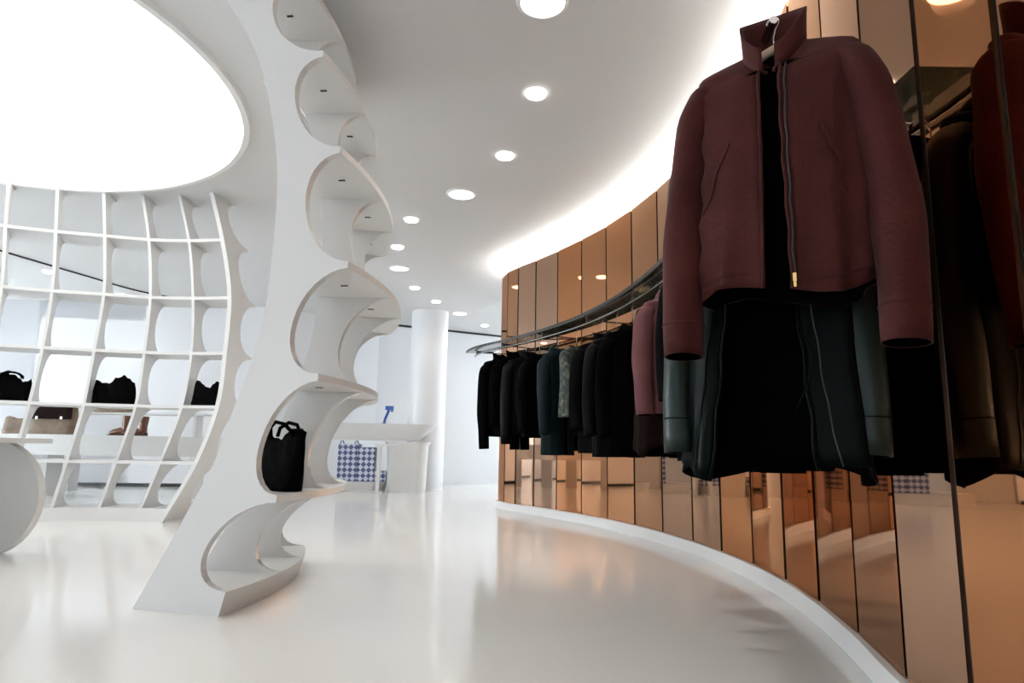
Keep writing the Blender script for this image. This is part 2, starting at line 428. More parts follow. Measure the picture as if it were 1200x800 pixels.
PA, PB = atz(158, 713, 0), atz(255, 722, 0)
ud = (PB - PA)[:2]; ud /= np.linalg.norm(ud); nd = np.array([-ud[1], ud[0]])
def onplane(x, y):
    d = ray(x, y); k = (np.dot(nd, PA[:2] - CAM[:2])) / np.dot(nd, d[:2]); p = CAM + d * k
    return float(np.dot(p[:2] - PA[:2], ud)), float(p[2])
left = [onplane(*p) for p in ((157, 712), (218, 605), (251, 544), (273, 484), (292, 435), (310, 370), (320, 298), (325, 240), (325, 182), (320, 140), (310, 88), (292, 42), (268, 3), (236, -42))]
left.sort(key=lambda p: p[1]); left[0] = (left[0][0], 0.0)
sin = smooth_interp([p[1] for p in left] , [p[0] for p in left])
tips = [onplane(*p) for p in ((266, 693), (326, 580), (374, 438), (409, 306), (400, 172), (380, 60))]
mins = [onplane(*p)[0] for p in ((244, 649), (306.5, 534), (344, 380), (359, 247), (348, 120), (322, 29))]
lev = [p[1] for p in tips]; tip = [p[0] for p in tips]
lev.append(lev[-1] + 0.40); tip.append(tip[-1] - 0.14); mins.append(mins[-1] - 0.05)
print('levels', [round(z, 3) for z in lev], 'tips', [round(s, 3) for s in tip], 'mins', [round(s, 3) for s in mins])
STH = 0.028
def sout(z):
    if z <= lev[0]: return tip[0] - (lev[0] - z) * 0.25
    for i in range(len(lev)):
        if lev[i] - STH - 1e-6 <= z <= lev[i]: return tip[i]
    for i in range(len(lev) - 1):
        if lev[i] < z < lev[i + 1]:
            return bite(tip[i + 1], tip[i], mins[i], (z - lev[i]) / (lev[i + 1] - STH - lev[i]))
    return bite(tip[-1] - 0.05, tip[-1], mins[-1], min(1, (z - lev[-1]) / 0.45))
RAD = 2.3
SC = PA[:2] + ud * (tip[2] - RAD)
al0 = math.atan2(ud[1], ud[0])
shelf_unit = empty('sculptural_shelf', (SC[0] + 1.2, SC[1] + 0.3, 0)); tag(shelf_unit, 'free-standing white curved shelf with scalloped fins holding a black tote bag', 'shelf unit')
OFF = np.array([SC[0] + 1.2, SC[1] + 0.3])
def polar(r, a): return SC + r * np.array([math.cos(a), math.sin(a)]) - OFF
r_of = lambda s: s - tip[2] + RAD
zs = zsamples([lev[0]] + lev[1:], STH, CEIL, 16)
zs = sorted(set([0.0] + [z for z in zs if z < CEIL] + [CEIL]))
FT = 0.034
FA = [al0 + R(0.3), al0 + R(13), al0 + R(25.5), al0 + R(38)]
for a in FA:
    u = np.array([math.cos(a), math.sin(a)]); n = np.array([-u[1], u[0]]) * FT / 2; V, Fc = [], []
    for z in zs:
        pi, po = polar(r_of(sin(z)), a), polar(r_of(sout(z)) - 0.001, a)
        for p in (pi - n, po - n, po + n, pi + n): V.append((p[0], p[1], z))
    for i in range(len(zs) - 1):
        for k in range(4):
            k2 = (k + 1) % 4; Fc.append((i * 4 + k, i * 4 + k2, i * 4 + 4 + k2, i * 4 + 4 + k))
    Fc.append((0, 1, 2, 3)); j = (len(zs) - 1) * 4; Fc.append((j, j + 1, j + 2, j + 3))
    mesh('fin', V, Fc, M['lacquer'], shelf_unit)
NA = 40
AR = [FA[0] - 0.3 * FT / RAD + (FA[-1] - FA[0] + 0.6 * FT / RAD) * i / NA for i in range(NA + 1)]
for i, zl in enumerate(lev):
    if i == 0:
        L0 = [polar(r_of(sin(0)) + 0.006, a) for a in AR]; Rr = [polar(r_of(tip[0] - lev[0] * 0.25), a) for a in AR]
        L1 = [polar(r_of(sin(zl)) + 0.006, a) for a in AR]; R1 = [polar(r_of(tip[0]), a) for a in AR]
        n = NA + 1; V = [(*p, 0) for p in L0] + [(*p, 0) for p in Rr] + [(*p, zl) for p in L1] + [(*p, zl) for p in R1]
        _, Fc = strip(L0, Rr, 0, 1); mesh('base', V, Fc, M['lacquer'], shelf_unit, smooth=True, sharp=25)
    else:
        L0 = [polar(r_of(sin(zl - STH / 2)) + 0.006, a) for a in AR]; Rr = [polar(r_of(tip[i]), a) for a in AR]
        sh = mesh('shelf', *strip(L0, Rr, zl - STH, zl), M['lacquer'], shelf_unit, smooth=True, sharp=25)
        for j in range(3):
            am = (FA[j] + FA[j + 1]) / 2; p = polar(r_of((sin(zl) + tip[i]) / 2 + 0.03), am)
            mesh('slot', *box((p[0], p[1], zl - STH - 0.001), (0.03, 0.012, 0.004), am), M['dark'], sh)
UNIT_ANG = FA

# ------------------------------------------------------------------ curved lattice of shelves (left, beyond)
LD = 5.755
def zl_at(x, y): return float(aty(x, y, LD)[2])
llev = [0.11, zl_at(232, 541), zl_at(257, 475), zl_at(266, 412), zl_at(271, 347), zl_at(261, 279)]
print('lattice levels', llev)
# front-edge pixel columns of each fin at floor, the shelf levels and ceiling
FX = [[190, 232, 257, 266, 271, 262, 250], [158, 188, 213, 224, 226, 221, 210], [110, 136, 159, 169, 176, 174, 167],
      [55, 78, 98, 110, 121, 122, 121], [-8, 15, 34, 49, 60, 64, 66], [-74, -50, -28, -11, 0, 4, 8], [-140, -114, -92, -74, -60, -54, -48]]
FY = [612, 541, 475, 412, 347, 279, 225]
DD = [5.755, 5.80, 5.79, 5.70, 5.60, 5.47, 5.28]
UX = [0.16, 0.05, -0.11, -0.26, -0.40, -0.5, -0.58]
zz = [0.0] + llev[1:] + [CEIL]
lat = empty('lattice_shelf', (-3.4, 5.9, 0)); tag(lat, 'tall white curved lattice shelf dividing the room with three black bags on it', 'shelf unit')
LO = np.array([-3.4, 5.9])
fins = []
for k in range(len(FX)):
    xs = []
    for j in range(7):
        y = FY[j] if k == 0 else 400
        d = ray(FX[k][j], FY[j]); xs.append(float(d[0] / d[1] * DD[k]))
    fx = smooth_interp(zz, xs); ux = UX[k]; uy = math.sqrt(1 - ux * ux)
    fins.append((fx, DD[k], np.array([ux, uy])))
LT, LDEP, LMIN = 0.026, 0.36, 0.135
def lout(z, dep=LDEP, mn=LMIN):
    if z <= llev[0]: return dep
    for l in llev:
        if l - LT - 1e-6 <= z <= l: return dep
    for i in range(len(llev) - 1):
        if llev[i] < z < llev[i + 1]: return bite(dep, dep, mn, (z - llev[i]) / (llev[i + 1] - LT - llev[i]))
    return bite(dep, dep, mn, min(1, (z - llev[-1]) / (CEIL - llev[-1])))
zs = sorted(set([0.0] + [z for z in zsamples(llev, LT, CEIL, 12) if z < CEIL] + [CEIL]))
for k, (fx, D, u) in enumerate(fins):
    n = np.array([-u[1], u[0]]) * (0.012 if k else 0.02); V, Fc = [], []
    for z in zs:
        p0 = np.array([fx(z), D]) - LO - u * (0.03 if k == 0 else 0); p1 = np.array([fx(z), D]) - LO + u * (lout(z) - 0.001)
        for p in (p0 - n, p1 - n, p1 + n, p0 + n): V.append((p[0], p[1], z))
    for i in range(len(zs) - 1):
        for c in range(4):
            c2 = (c + 1) % 4; Fc.append((i * 4 + c, i * 4 + c2, i * 4 + 4 + c2, i * 4 + 4 + c))
    Fc.append((0, 1, 2, 3)); j = (len(zs) - 1) * 4; Fc.append((j, j + 1, j + 2, j + 3))
    mesh('fin', V, Fc, M['lacquer'], lat)
def lat_line(z, dep):
    return catmull([np.array([fx(z), D]) - LO + u * dep for fx, D, u in fins], 6)
for i, l in enumerate(llev):
    if i == 0: mesh('base', *strip(lat_line(0.05, 0.0), lat_line(0.05, LDEP + 0.02), 0, l), M['lacquer'], lat, smooth=True, sharp=25)
    else: mesh('shelf', *strip(lat_line(l, 0.002), lat_line(l, LDEP), l - LT, l), M['lacquer'], lat, smooth=True, sharp=25)

# ------------------------------------------------------------------ column, counter and things on it
cp = (-1.37, 10.9)
tag(mesh('column', *lathe([(0.30, 0), (0.30, CEIL)], 48, (cp[0], cp[1], 0)), M['wall'], None, smooth=True, sharp=40), 'round white structural column behind the long counter', 'column')
ct = empty('reception_counter', (-1.75, 10.2, 0)); tag(ct, 'white cantilevered reception counter in front of the round column', 'counter')
# lens-shaped slab: top outline with a smaller underside
def slab(x0, x1, y0, y1, z0, z1, taper):
    def outline(sh):
        cx, cy = (x0 + x1) / 2, (y0 + y1) / 2; out = []
        for k in range(48):
            a = 2 * math.pi * k / 48; c, s = math.cos(a), math.sin(a)
            out.append((cx + ((x1 - x0) / 2 - sh * 2.2) * math.copysign(abs(c) ** 0.5, c), cy + ((y1 - y0) / 2 - sh) * math.copysign(abs(s) ** 0.5, s)))
        return out
    V = [(x, y, z0) for x, y in outline(taper)] + [(x, y, z1 - 0.06) for x, y in outline(0.02)] + [(x, y, z1) for x, y in outline(0)]
    Fc = [tuple(range(47, -1, -1)), tuple(range(96, 144))]
    for r in (0, 48): Fc += [(r + i, r + (i + 1) % 48, r + 48 + (i + 1) % 48, r + 48 + i) for i in range(48)]
    return V, Fc
mesh('countertop', *slab(-1.3, 0.62, -0.35, 0.35, 0.76, 1.0, 0.12), M['lacquer'], ct, smooth=True, sharp=35)
mesh('pedestal', *slab(-0.14, 0.55, -0.22, 0.24, 0.0, 0.74, 0.03), M['lacquer'], ct, smooth=True, sharp=35)
mesh('leg', *join(box((-0.17, -0.30, 0.345), (0.05, 0.06, 0.69)), box((-0.05, -0.30, 0.685), (0.34, 0.08, 0.035)), box((-0.17, -0.30, 0.012), (0.16, 0.1, 0.024))), M['lacquer'], ct)
p = aty(453, 494, 10.2)
bs = empty('card_stand', (p[0], 10.15, 1.0)); tag(bs, 'small blue angled card stand on the reception counter', 'stand')
mesh('post', *tube([(-0.03, 0, 0), (-0.015, 0, 0.08), (0.02, 0, 0.17), (0.035, 0, 0.22)], 0.02, 8), M['blue'], bs)
mesh('plate', *join(box((0.045, 0, 0.245), (0.12, 0.05, 0.06)), box((0.085, 0, 0.21), (0.03, 0.04, 0.05))), M['blue'], bs)
mesh('foot', *box((-0.03, 0, 0.006), (0.08, 0.08, 0.012)), M['blue'], bs)
# low bench with patterned boxes beneath the counter
bb = (-2.37, 10.3)
tag(mesh('low_bench', *slab(-3.2, -1.83, 9.95, 10.65, 0.0, 0.15, 0.03), M['lacquer'], None, smooth=True, sharp=35), 'low white bench with checked boxes under the counter end', 'bench')
for (x, z, sx, sz, lb) in ((-2.42, 0.15, 0.30, 0.535, 'tall blue diamond-checked box with looped handles on the low bench'), (-2.14, 0.15, 0.24, 0.49, 'slightly shorter blue diamond-checked box beside the looped one'), (-1.925, 0.15, 0.17, 0.14, 'smallest dark checked box at the end of the low bench')):
    e = empty('checked_box', (x, 10.2, z)); tag(e, lb, 'box', 'checked boxes under the counter')
    mesh('body', *box((0, 0, sz / 2), (sx, 0.22, sz)), M['check'], e)
    mesh('lid', *box((0, 0, sz + 0.006), (sx + 0.012, 0.23, 0.012)), M['check'], e)
    if sz > 0.52:
        for hx in (-0.12, 0.10):
            mesh('handle', *tube([(hx - 0.03, 0, sz + 0.01), (hx - 0.02, 0, sz + 0.05), (hx + 0.01, 0, sz + 0.06), (hx + 0.03, 0, sz + 0.01)], 0.008, 6), M['blue'], e)

# ------------------------------------------------------------------ white pedestal table at the left edge
tb = empty('display_table', (-3.12, 3.55, 0)); tag(tb, 'white display table with rounded disc-shaped side and thin top', 'table')
def disc_panel(r, th, zc):
    V, Fc = [], []; n = 48
    for y in (-th / 2, th / 2):
        for k in range(n):
            a = 2 * math.pi * k / n; V.append((r * math.cos(a), y, max(0.0, zc + r * math.sin(a))))
    Fc = [tuple(range(n)), tuple(range(2 * n - 1, n - 1, -1))] + [(k, (k + 1) % n, n + (k + 1) % n, n + k) for k in range(n)]
    return V, Fc
v, f = disc_panel(0.35, 0.06, 0.315); mesh('side_disc', v, f, M['lacquer'], tb, smooth=True, sharp=40)
v, f = disc_panel(0.35, 0.06, 0.315); mesh('side_disc', [(x, y + 0.5, z) for x, y, z in v], f, M['lacquer'], tb, smooth=True, sharp=40)
v, f = slab(-0.9, 0.41, -0.12, 0.62, 0.645, 0.672, 0.0); 
mesh('table_top', *prism([(q[0], q[1]) for q in v[96:144]], 0.640, 0.668), M['lacquer'], tb, smooth=True, sharp=35)

# ------------------------------------------------------------------ bench in the side room with bags
sb = empty('wall_bench', (-5.3, 8.0, 0)); tag(sb, 'thick white display ledge behind the lattice with tan bags', 'bench')
P = catmull([(-2.6, 0.15), (-1.0, 0.0), (0.6, 0.05), (1.9, 0.5)], 8); Q = P + np.array([0, 0.55])
mesh('ledge', *strip(P, Q, 0.50, 0.74), M['lacquer'], sb, smooth=True, sharp=30)
for sx in (-2.2, -0.4, 1.4):
    mesh('support', *box((sx, 0.45, 0.25), (0.06, 0.3, 0.5)), M['lacquer'], sb)

def bag(name, label, loc, w, h, d, m, rz=0, lean=0.0, handle=True, flap=False, group=None, floppy=0.25, hseed=0):
    """soft bag: body mesh bulging at the base, sagging top edge, handles"""
    rng = random.Random(hseed)
    e = empty(name, loc, rz); tag(e, label, 'bag', group)
    nx, nz = 14, 8; V, Fc = [], []
    top = [1 + floppy * (0.35 * math.sin(2.3 * i / nx * math.pi + hseed) + rng.uniform(-0.15, 0.15)) for i in range(nx + 1)]
    for side in (-1, 1):
        for j in range(nz + 1):
            for i in range(nx + 1):
                s = i / nx * 2 - 1; tz = j / nz
                wid = w / 2 * (1 - 0.10 * tz + 0.06 * math.sin(math.pi * tz))
                th = d / 2 * (1 - abs(s) ** 4) ** 0.5 * (1 - 0.75 * tz ** 1.5) * (0.75 + 0.25 * math.sin(math.pi * min(1, tz * 2 + 0.3)))
                z = h * tz * (1 if j < nz // 2 else 1 + (top[i] - 1) * (tz - 0.5) * 2)
                V.append((s * wid + lean * z, side * (th + 0.004) + rng.uniform(-1, 1) * 0.004, z))
    N = (nx + 1) * (nz + 1)
    for o, fl in ((0, 0), (N, 1)):
        for j in range(nz):
            for i in range(nx):
                q = (o + j * (nx + 1) + i, o + j * (nx + 1) + i + 1, o + (j + 1) * (nx + 1) + i + 1, o + (j + 1) * (nx + 1) + i); Fc.append(q if fl else q[::-1])
    for i in range(nx):
        Fc.append((i, i + 1, N + i + 1, N + i)); k = nz * (nx + 1); Fc.append((k + i, N + k + i, N + k + i + 1, k + i + 1))
    for j in range(nz):
        for i in (0, nx):
            a = j * (nx + 1) + i; b = a + nx + 1; Fc.append((a, b, N + b, N + a))
    bo = mesh('body', V, Fc, m, e, smooth=True, sharp=60)
    if handle:
        for side in (-1, 1):
            y = side * 0.018; hw = w * 0.24; zt = h * 0.96
            mesh('handle', *tube([(-hw + lean * zt, y, zt), (-hw * 0.95 + lean * zt, y * 1.5, zt + h * 0.16), (-hw * 0.3 + lean * zt, y * 2, zt + h * 0.26), (hw * 0.5 + lean * zt, y * 2, zt + h * 0.22), (hw * 0.95 + lean * zt, y * 1.4, zt + h * 0.1), (hw + lean * zt, y, zt)], 0.008, 8), m, e, smooth=True)
    if flap:
        mesh('flap', *box((lean * h * 0.8, -d * 0.42, h * 0.72), (w * 0.9, 0.012, h * 0.42)), M['brown'] if m is M['tanbag'] else m, e)
        for sx in (-0.25, 0.25): mesh('buckle', *box((sx * w, -d * 0.42 - 0.009, h * 0.55), (0.03, 0.006, 0.035)), M['chrome'], e)
    return e

# foreground shelf: black tote in the second cell, small bag high up at the far end
am = FA[0] + R(6.2)
pp = SC + (r_of((sin(lev[1]) + tip[1]) / 2) + 0.03) * np.array([math.cos(am), math.sin(am)])
bag('tote_bag', 'black leather tote leaning inside the free-standing curved shelf', (pp[0], pp[1], lev[1] + 0.002), 0.26, 0.235, 0.10, M['bag'], R(-28), 0.12, True, hseed=2, floppy=0.35)
am = FA[2] + R(6); pp = SC + (r_of(tip[3]) - 0.12) * np.array([math.cos(am), math.sin(am)])
bag('small_bag', 'small black bag on a high shelf of the free-standing curved unit', (pp[0], pp[1], lev[3] + 0.002), 0.16, 0.13, 0.08, M['bag'], R(70), 0.0, True, hseed=4)

def lat_cell(k, z, t=0.5, dep=0.09):
    a = np.array([fins[k][0](z), fins[k][1]]) + fins[k][2] * dep; b = np.array([fins[k + 1][0](z), fins[k + 1][1]]) + fins[k + 1][2] * dep
    return a + (b - a) * t, math.atan2(a[1] - b[1], a[0] - b[0])
for k, w_, h_, lb, sd, tt in ((0, 0.265, 0.185, 'slouchy black bag beside the end fin of the white lattice', 1, 0.50), (2, 0.34, 0.21, 'wide black bag with a drooping top in the lattice', 3, 0.52), (4, 0.31, 0.20, 'black bag with upright strap in the lattice', 5, 0.45)):
    c, an = lat_cell(k, llev[2], tt)
    bag('lattice_bag', lb, (c[0], c[1], llev[2] + 0.002), w_, h_, 0.14, M['bag'], an, 0.0, k == 4, group='black bags in the lattice', hseed=sd, floppy=0.45)

BZ = 0.742
def bench_spot(x, Y): return float(ray(x, 500)[0] / ray(x, 500)[1] * Y)
bag('satchel', 'tan canvas satchel with a dark flap and buckles on the ledge', (bench_spot(62, 8.25), 8.25, BZ), 0.60, 0.36, 0.2, M['tanbag'], 0, 0, False, True, hseed=6, floppy=0.1)
bag('clutch_bag', 'grey brown snakeskin clutch lying on the ledge', (bench_spot(20, 8.3), 8.3, BZ), 0.34, 0.20, 0.14, M['tanbag'], 0, 0, False, False, hseed=7, floppy=0.2)
shf = empty('wall_shelf', (-5.0, 9.0, 1.05)); tag(shf, 'thin white wall shelf above the display ledge', 'shelf')
mesh('board', *box((0, 0, -0.0125), (1.9, 0.3, 0.025)), M['lacquer'], shf)
for sx in (-0.8, 0.8): mesh('bracket', *box((sx, 0.02, -0.53), (0.04, 0.2, 1.02)), M['lacquer'], shf)
for x, w_, lb in ((62, 0.36, 'flat tan clutch on the thin wall shelf'), (133, 0.42, 'patterned tan clutch on the thin wall shelf near the end'), (172, 0.2, 'short brown purse at the end of the thin wall shelf')):
    pass
def boot(x, Y, z, label):
    e = empty('ankle_boot', (bench_spot(x, Y), Y, z), R(8)); tag(e, label, 'boot', 'ankle boots on the ledge')
    mesh('shaft', *tube([(0, 0, 0.02), (0, 0, 0.12), (0.005, 0, 0.24)], [0.05, 0.048, 0.056], 14), M['brownleather'], e, smooth=True, sharp=50)
    v, f = tube([(0.02, 0, 0.055), (-0.08, 0, 0.05), (-0.15, 0, 0.035), (-0.19, 0, 0.028)], [0.052, 0.046, 0.036, 0.012], 12); mesh('foot', v, f, M['brownleather'], e, smooth=True)
    mesh('sole', *box((-0.075, 0, 0.006), (0.24, 0.085, 0.012)), M['dark'], e)
    mesh('heel', *box((0.02, 0, 0.02), (0.06, 0.07, 0.04)), M['dark'], e)
boot(148, 8.25, BZ, 'brown leather ankle boot on the ledge, nearer the tan satchel'); boot(168, 8.42, BZ, 'brown leather ankle boot on the ledge, farther from the tan satchel')
bag('shoulder_bag', 'long patterned tan shoulder bag above the ankle boots', (bench_spot(132, 9.0), 8.97, 1.052), 0.55, 0.12, 0.16, M['tanbag'], 0, 0, False, False, hseed=9, floppy=0.2)

# ------------------------------------------------------------------ glass shelf and clothes rail along the mirror wall
SHZ, RAILZ = 1.755, 1.72
ia = 6 * 15 - 1; ib = 6 * 30
SEG = WC[ia:ib]
rail_obj = empty('clothes_rail', (0.7, 3.0, SHZ)); tag(rail_obj, 'long curved smoked-glass shelf with a steel clothes rail along the mirror wall', 'clothes rail')
RO = np.array([0.7, 3.0])
mesh('glass_shelf', *strip(offset(SEG, 0.41) - RO, offset(SEG, 0.12) - RO, 0, 0.012), M['glass'], rail_obj, smooth=True, sharp=30)
mesh('edge_band', *strip(offset(SEG, 0.418) - RO, offset(SEG, 0.411) - RO, -0.006, 0.018), M['joint'], rail_obj, smooth=True, sharp=30)
RL = offset(SEG, 0.31)
RZ = [RAILZ - SHZ] * len(RL)
END = [(0.675 - RO[0] - 0.004, 1.585 - RO[1], RAILZ - SHZ + 0.055), (0.675 - RO[0] + 0.004, 1.66 - RO[1], RAILZ - SHZ + 0.052), (0.675 - RO[0] + 0.016, 1.72 - RO[1], RAILZ - SHZ + 0.02)]
mesh('rail', *tube(END + [(p[0] - RO[0], p[1] - RO[1], RAILZ - SHZ) for p in RL[1:]], 0.011, 10), M['chrome'], rail_obj, smooth=True, sharp=40)
for i in range(4, len(SEG), 12):
    p, q = offset(SEG, 0.31)[i] - RO, offset(SEG, -0.005)[i] - RO
    br = mesh('bracket', *tube([(p[0], p[1], RAILZ - SHZ), (p[0], p[1], -0.005)], 0.007, 8), M['chrome'], rail_obj)
    mesh('arm', *tube([(p[0], p[1], -0.006), (q[0], q[1], -0.006)], 0.007, 8), M['chrome'], rail_obj)
RCUM = np.concatenate([[0], np.cumsum(np.linalg.norm(np.diff(RL, axis=0), axis=1))])
def rail_at(s):
    i = min(max(np.searchsorted(RCUM, s) - 1, 0), len(RL) - 2); k = (s - RCUM[i]) / (RCUM[i + 1] - RCUM[i])
    p = RL[i] + (RL[i + 1] - RL[i]) * k; t = RL[i + 1] - RL[i]; t = t / np.linalg.norm(t)
    return p, t
def rail_px(xpix):
    best = None
    for s in np.linspace(1.2, RCUM[-1], 400):
        p, _ = rail_at(s); q = np.array([p[0], p[1], 1.3]) - CAM
        x = 600 + FPX * (q @ rt) / (q @ fw)
        if best is None or abs(x - xpix) < best[0]: best = (abs(x - xpix), s)
    return best[1]

def garment(name, label, cat, p, rz, length, mats, a_sh=0.19, a_hem=0.19, b=0.085, b_hem=0.10, sleeve=0.62, gap=0.0, gap_hem=0.0, collar='stand', folds=0.06, kf=5, group=None, seed=0, zs_=-0.135, flare_z=0.0, hem_wave=0.0, extras=None, sl_r=0.062, splay=0.03, hangmat='hanger', drop=0.03, fexp=1.3):
    """open-hemmed garment hung from the rail; local -y is the front, z = 0 is the base of the neck"""
    rng = random.Random(seed); ph = rng.uniform(0, 6.28); ph2 = rng.uniform(0, 6.28)
    z0 = RAILZ + zs_
    e = empty(name, (p[0], p[1], z0), rz); tag(e, label, cat, group)
    rows = [(0.012, 0.066, 0.055), (-0.004, 0.085, 0.062), (-0.018, a_sh * 0.72, 0.068), (-0.034, a_sh * 0.93, 0.072), (-0.062, a_sh * 1.03, b * 0.9), (-0.16, a_sh * 0.985, b * 1.08), (-0.32, (a_sh + a_hem) / 2 * 0.96, b * 1.1), (-length * 0.75, (a_sh * 0.3 + a_hem * 0.7), (b + b_hem * 2) / 3), (-length, a_hem, b_hem)]
    rows = [r for i, r in enumerate(rows) if i < 6 or r[0] < -0.2]
    rz_ = [r[0] for r in rows][::-1]; fa = smooth_interp(rz_, [r[1] for r in rows][::-1]); fb = smooth_interp(rz_, [r[2] for r in rows][::-1])
    NV = 30; NT = 56; V, Fc = [], []; op = gap > 0 or gap_hem > 0
    zl = [0.012, 0.004, -0.004, -0.014, -0.025, -0.036, -0.048, -0.06, -0.075, -0.095] + [-0.095 - (length - 0.095) * (k + 1) / (NV - 10) for k in range(NV - 10)]
    def pt(th, z, off=0):
        v = min(1, max(0, -z / length)); a_, b_ = fa(z) + off, fb(z) + off
        c, s = math.cos(th), math.sin(th)
        am = folds * v ** fexp
        k = 1 + am * math.sin(kf * th + ph) + am * 0.6 * math.sin((2 * kf + 1) * th + ph2 + 3 * v)
        wr = 0.004 * math.sin(38 * v + 3 * th + ph) * math.sin(2 * th + ph2)
        x = a_ * math.copysign(abs(c) ** 0.75, c) * (0.4 + 0.6 * k) + wr; y = b_ * math.copysign(abs(s) ** 0.8, s) * k + wr
        fr_ = max(0.0, -s); wn = min(1.0, max(0.0, (z + 0.11) / 0.11))
        zz_ = z - drop * fr_ ** 1.5 * wn ** 1.5 + (hem_wave * v ** 3 * math.sin(3 * th + ph) if hem_wave else 0)
        return (x, y, zz_)
    for z in zl:
        v = min(1, -z / length) if z < 0 else 0
        g = (gap + (gap_hem - gap) * v) if op else 0
        for k in range(NT + (1 if op else 0)):
            th = -math.pi / 2 + g + (2 * math.pi - 2 * g) * k / NT
            V.append(pt(th, z))
    n = NT + 1 if op else NT
    for i in range(len(zl) - 1):
        for k in range(NT):
            k2 = k + 1 if op else (k + 1) % NT
            Fc.append((i * n + k, i * n + k2, (i + 1) * n + k2, (i + 1) * n + k))
    bo = mesh('body', V, Fc, mats[0], e, smooth=True)
    pl = bo.data.polygons[len(bo.data.polygons) // 2]
    if pl.normal.x * pl.center.x + pl.normal.y * pl.center.y < 0: bo.data.flip_normals()
    if len(mats) > 1: bo.data.materials.append(mats[1])
    so = bo.modifiers.new('cloth_thickness', 'SOLIDIFY'); so.thickness = 0.005; so.offset = -1
    if len(mats) > 1: so.material_offset = 1; so.material_offset_rim = 0
    if op:
        for sd in (0, NT):
            path = [V[i * n + sd] for i in range(2, len(zl))]
            mesh('placket', *tube([(q[0], q[1] - 0.003, q[2]) for q in path], 0.0045, 6), mats[0], e, smooth=True)
    if sleeve:
        for sd in (-1, 1):
            jy = rng.uniform(-0.02, 0.01); path = []; V2, F2 = [], []; ns, nt = 22, 20
            ctrl = catmull([(a_sh * 0.82, 0.0, -0.088), (a_sh * 0.96, 0, -0.112), (a_sh + 0.012, jy * 0.3, -0.185), (a_sh + splay, jy, -sleeve * 0.55), (a_sh + splay * 1.25, jy - 0.02, -sleeve * 0.8), (a_sh + splay * 1.2, jy - 0.035, -sleeve - 0.05)], 5)
            m_ = len(ctrl)
            for i, c in enumerate(ctrl):
                t = i / (m_ - 1); tn = ctrl[min(i + 1, m_ - 1)] - ctrl[max(i - 1, 0)]; tn = tn / np.linalg.norm(tn)
                ax = np.array([tn[2], 0, -tn[0]]); ax = -ax / (np.linalg.norm(ax) + 1e-9); ay = np.cross(tn, ax)
                rx = sl_r * (0.60 + 0.40 * min(1, t * 2.6)) * (1 - 0.18 * t); ry = sl_r * 1.22 * (0.8 + 0.2 * min(1, t * 4)) * (1 - 0.28 * t)
                for k in range(nt):
                    q = 2 * math.pi * k / nt
                    wv = 1 + 0.04 * math.sin(2 * q + 9 * t + ph) + 0.025 * math.sin(24 * t + 2 * q + ph2)
                    pnt = c + ax * rx * math.cos(q) * wv + ay * ry * math.sin(q) * wv
                    V2.append((pnt[0] * sd, pnt[1], pnt[2]))
            for i in range(m_ - 1):
                for k in range(nt):
                    k2 = (k + 1) % nt; F2.append((i * nt + k, i * nt + k2, (i + 1) * nt + k2, (i + 1) * nt + k))
            so_ = mesh('sleeve', V2, F2, mats[2] if len(mats) > 2 else mats[0], e, smooth=True)
            pl = so_.data.polygons[len(so_.data.polygons) // 2 + 3]; cc = sum((Vector(q) for q in V2[(m_ // 2) * nt:(m_ // 2 + 1) * nt]), Vector()) / nt; dv = pl.center - cc
            if pl.normal.x * dv.x + pl.normal.y * dv.y < 0: so_.data.flip_normals()
            if len(mats) > 1: so_.data.materials.append(mats[1])
            md = so_.modifiers.new('cloth_thickness', 'SOLIDIFY'); md.thickness = 0.004; md.offset = -1
            if len(mats) > 1: md.material_offset = 1; md.material_offset_rim = 0
            base = (m_ - 2) * nt
            ring = [Vector(V2[(m_ - 3) * nt + k]) for k in range(nt)]
            cen = sum(ring, Vector()) / nt
            mesh('cuff_seam', *tube([tuple(cen + (q - cen) * 1.01) for q in ring + [ring[0]]], 0.0022, 5, False), mats[0], so_, smooth=True)
    if collar:
        V3, F3 = [], []; NC = 36; g = {'round': 0.0, 'open': 0.20}.get(collar, max(gap, 0.16))
        hts = {'stand': ((0.0, 1.0), (0.02, 1.0), (0.045, 1.06), (0.066, 1.16)), 'fold': ((0.0, 1.0), (0.03, 1.0), (0.038, 1.12), (0.012, 1.42), (-0.02, 1.62)), 'round': ((-0.006, 1.02), (0.006, 1.0), (0.016, 1.0)), 'open': ((-0.016, 1.16), (0.02, 1.18), (0.045, 1.20), (0.066, 1.22), (0.082, 1.24))}[collar]
        for dz, k_ in hts:
            for k in range(NC + 1):
                th = -math.pi / 2 + g + (2 * math.pi - 2 * g) * k / NC
                fr = max(0, -math.sin(th)); x = 0.068 * k_ * math.cos(th); y = 0.057 * k_ * math.sin(th) - 0.012 * fr
                V3.append((x, y, 0.010 + dz * (1 - 0.35 * fr + (0.55 * max(0, math.sin(th)) if collar == 'open' else 0)) - drop * fr ** 1.5))
        for i in range(len(hts) - 1):
            for k in range(NC): F3.append((i * (NC + 1) + k, i * (NC + 1) + k + 1, (i + 1) * (NC + 1) + k + 1, (i + 1) * (NC + 1) + k))
        c = mesh('collar', V3, F3, mats[0], e, smooth=True); md = c.modifiers.new('cloth_thickness', 'SOLIDIFY'); md.thickness = 0.004
    if extras: extras(e, pt, fa, fb, length)
    # hanger: a thing of its own
    h = empty('clothes_hanger', (p[0], p[1], z0), rz)
    hm = M[hangmat]
    arm = a_sh * 0.86
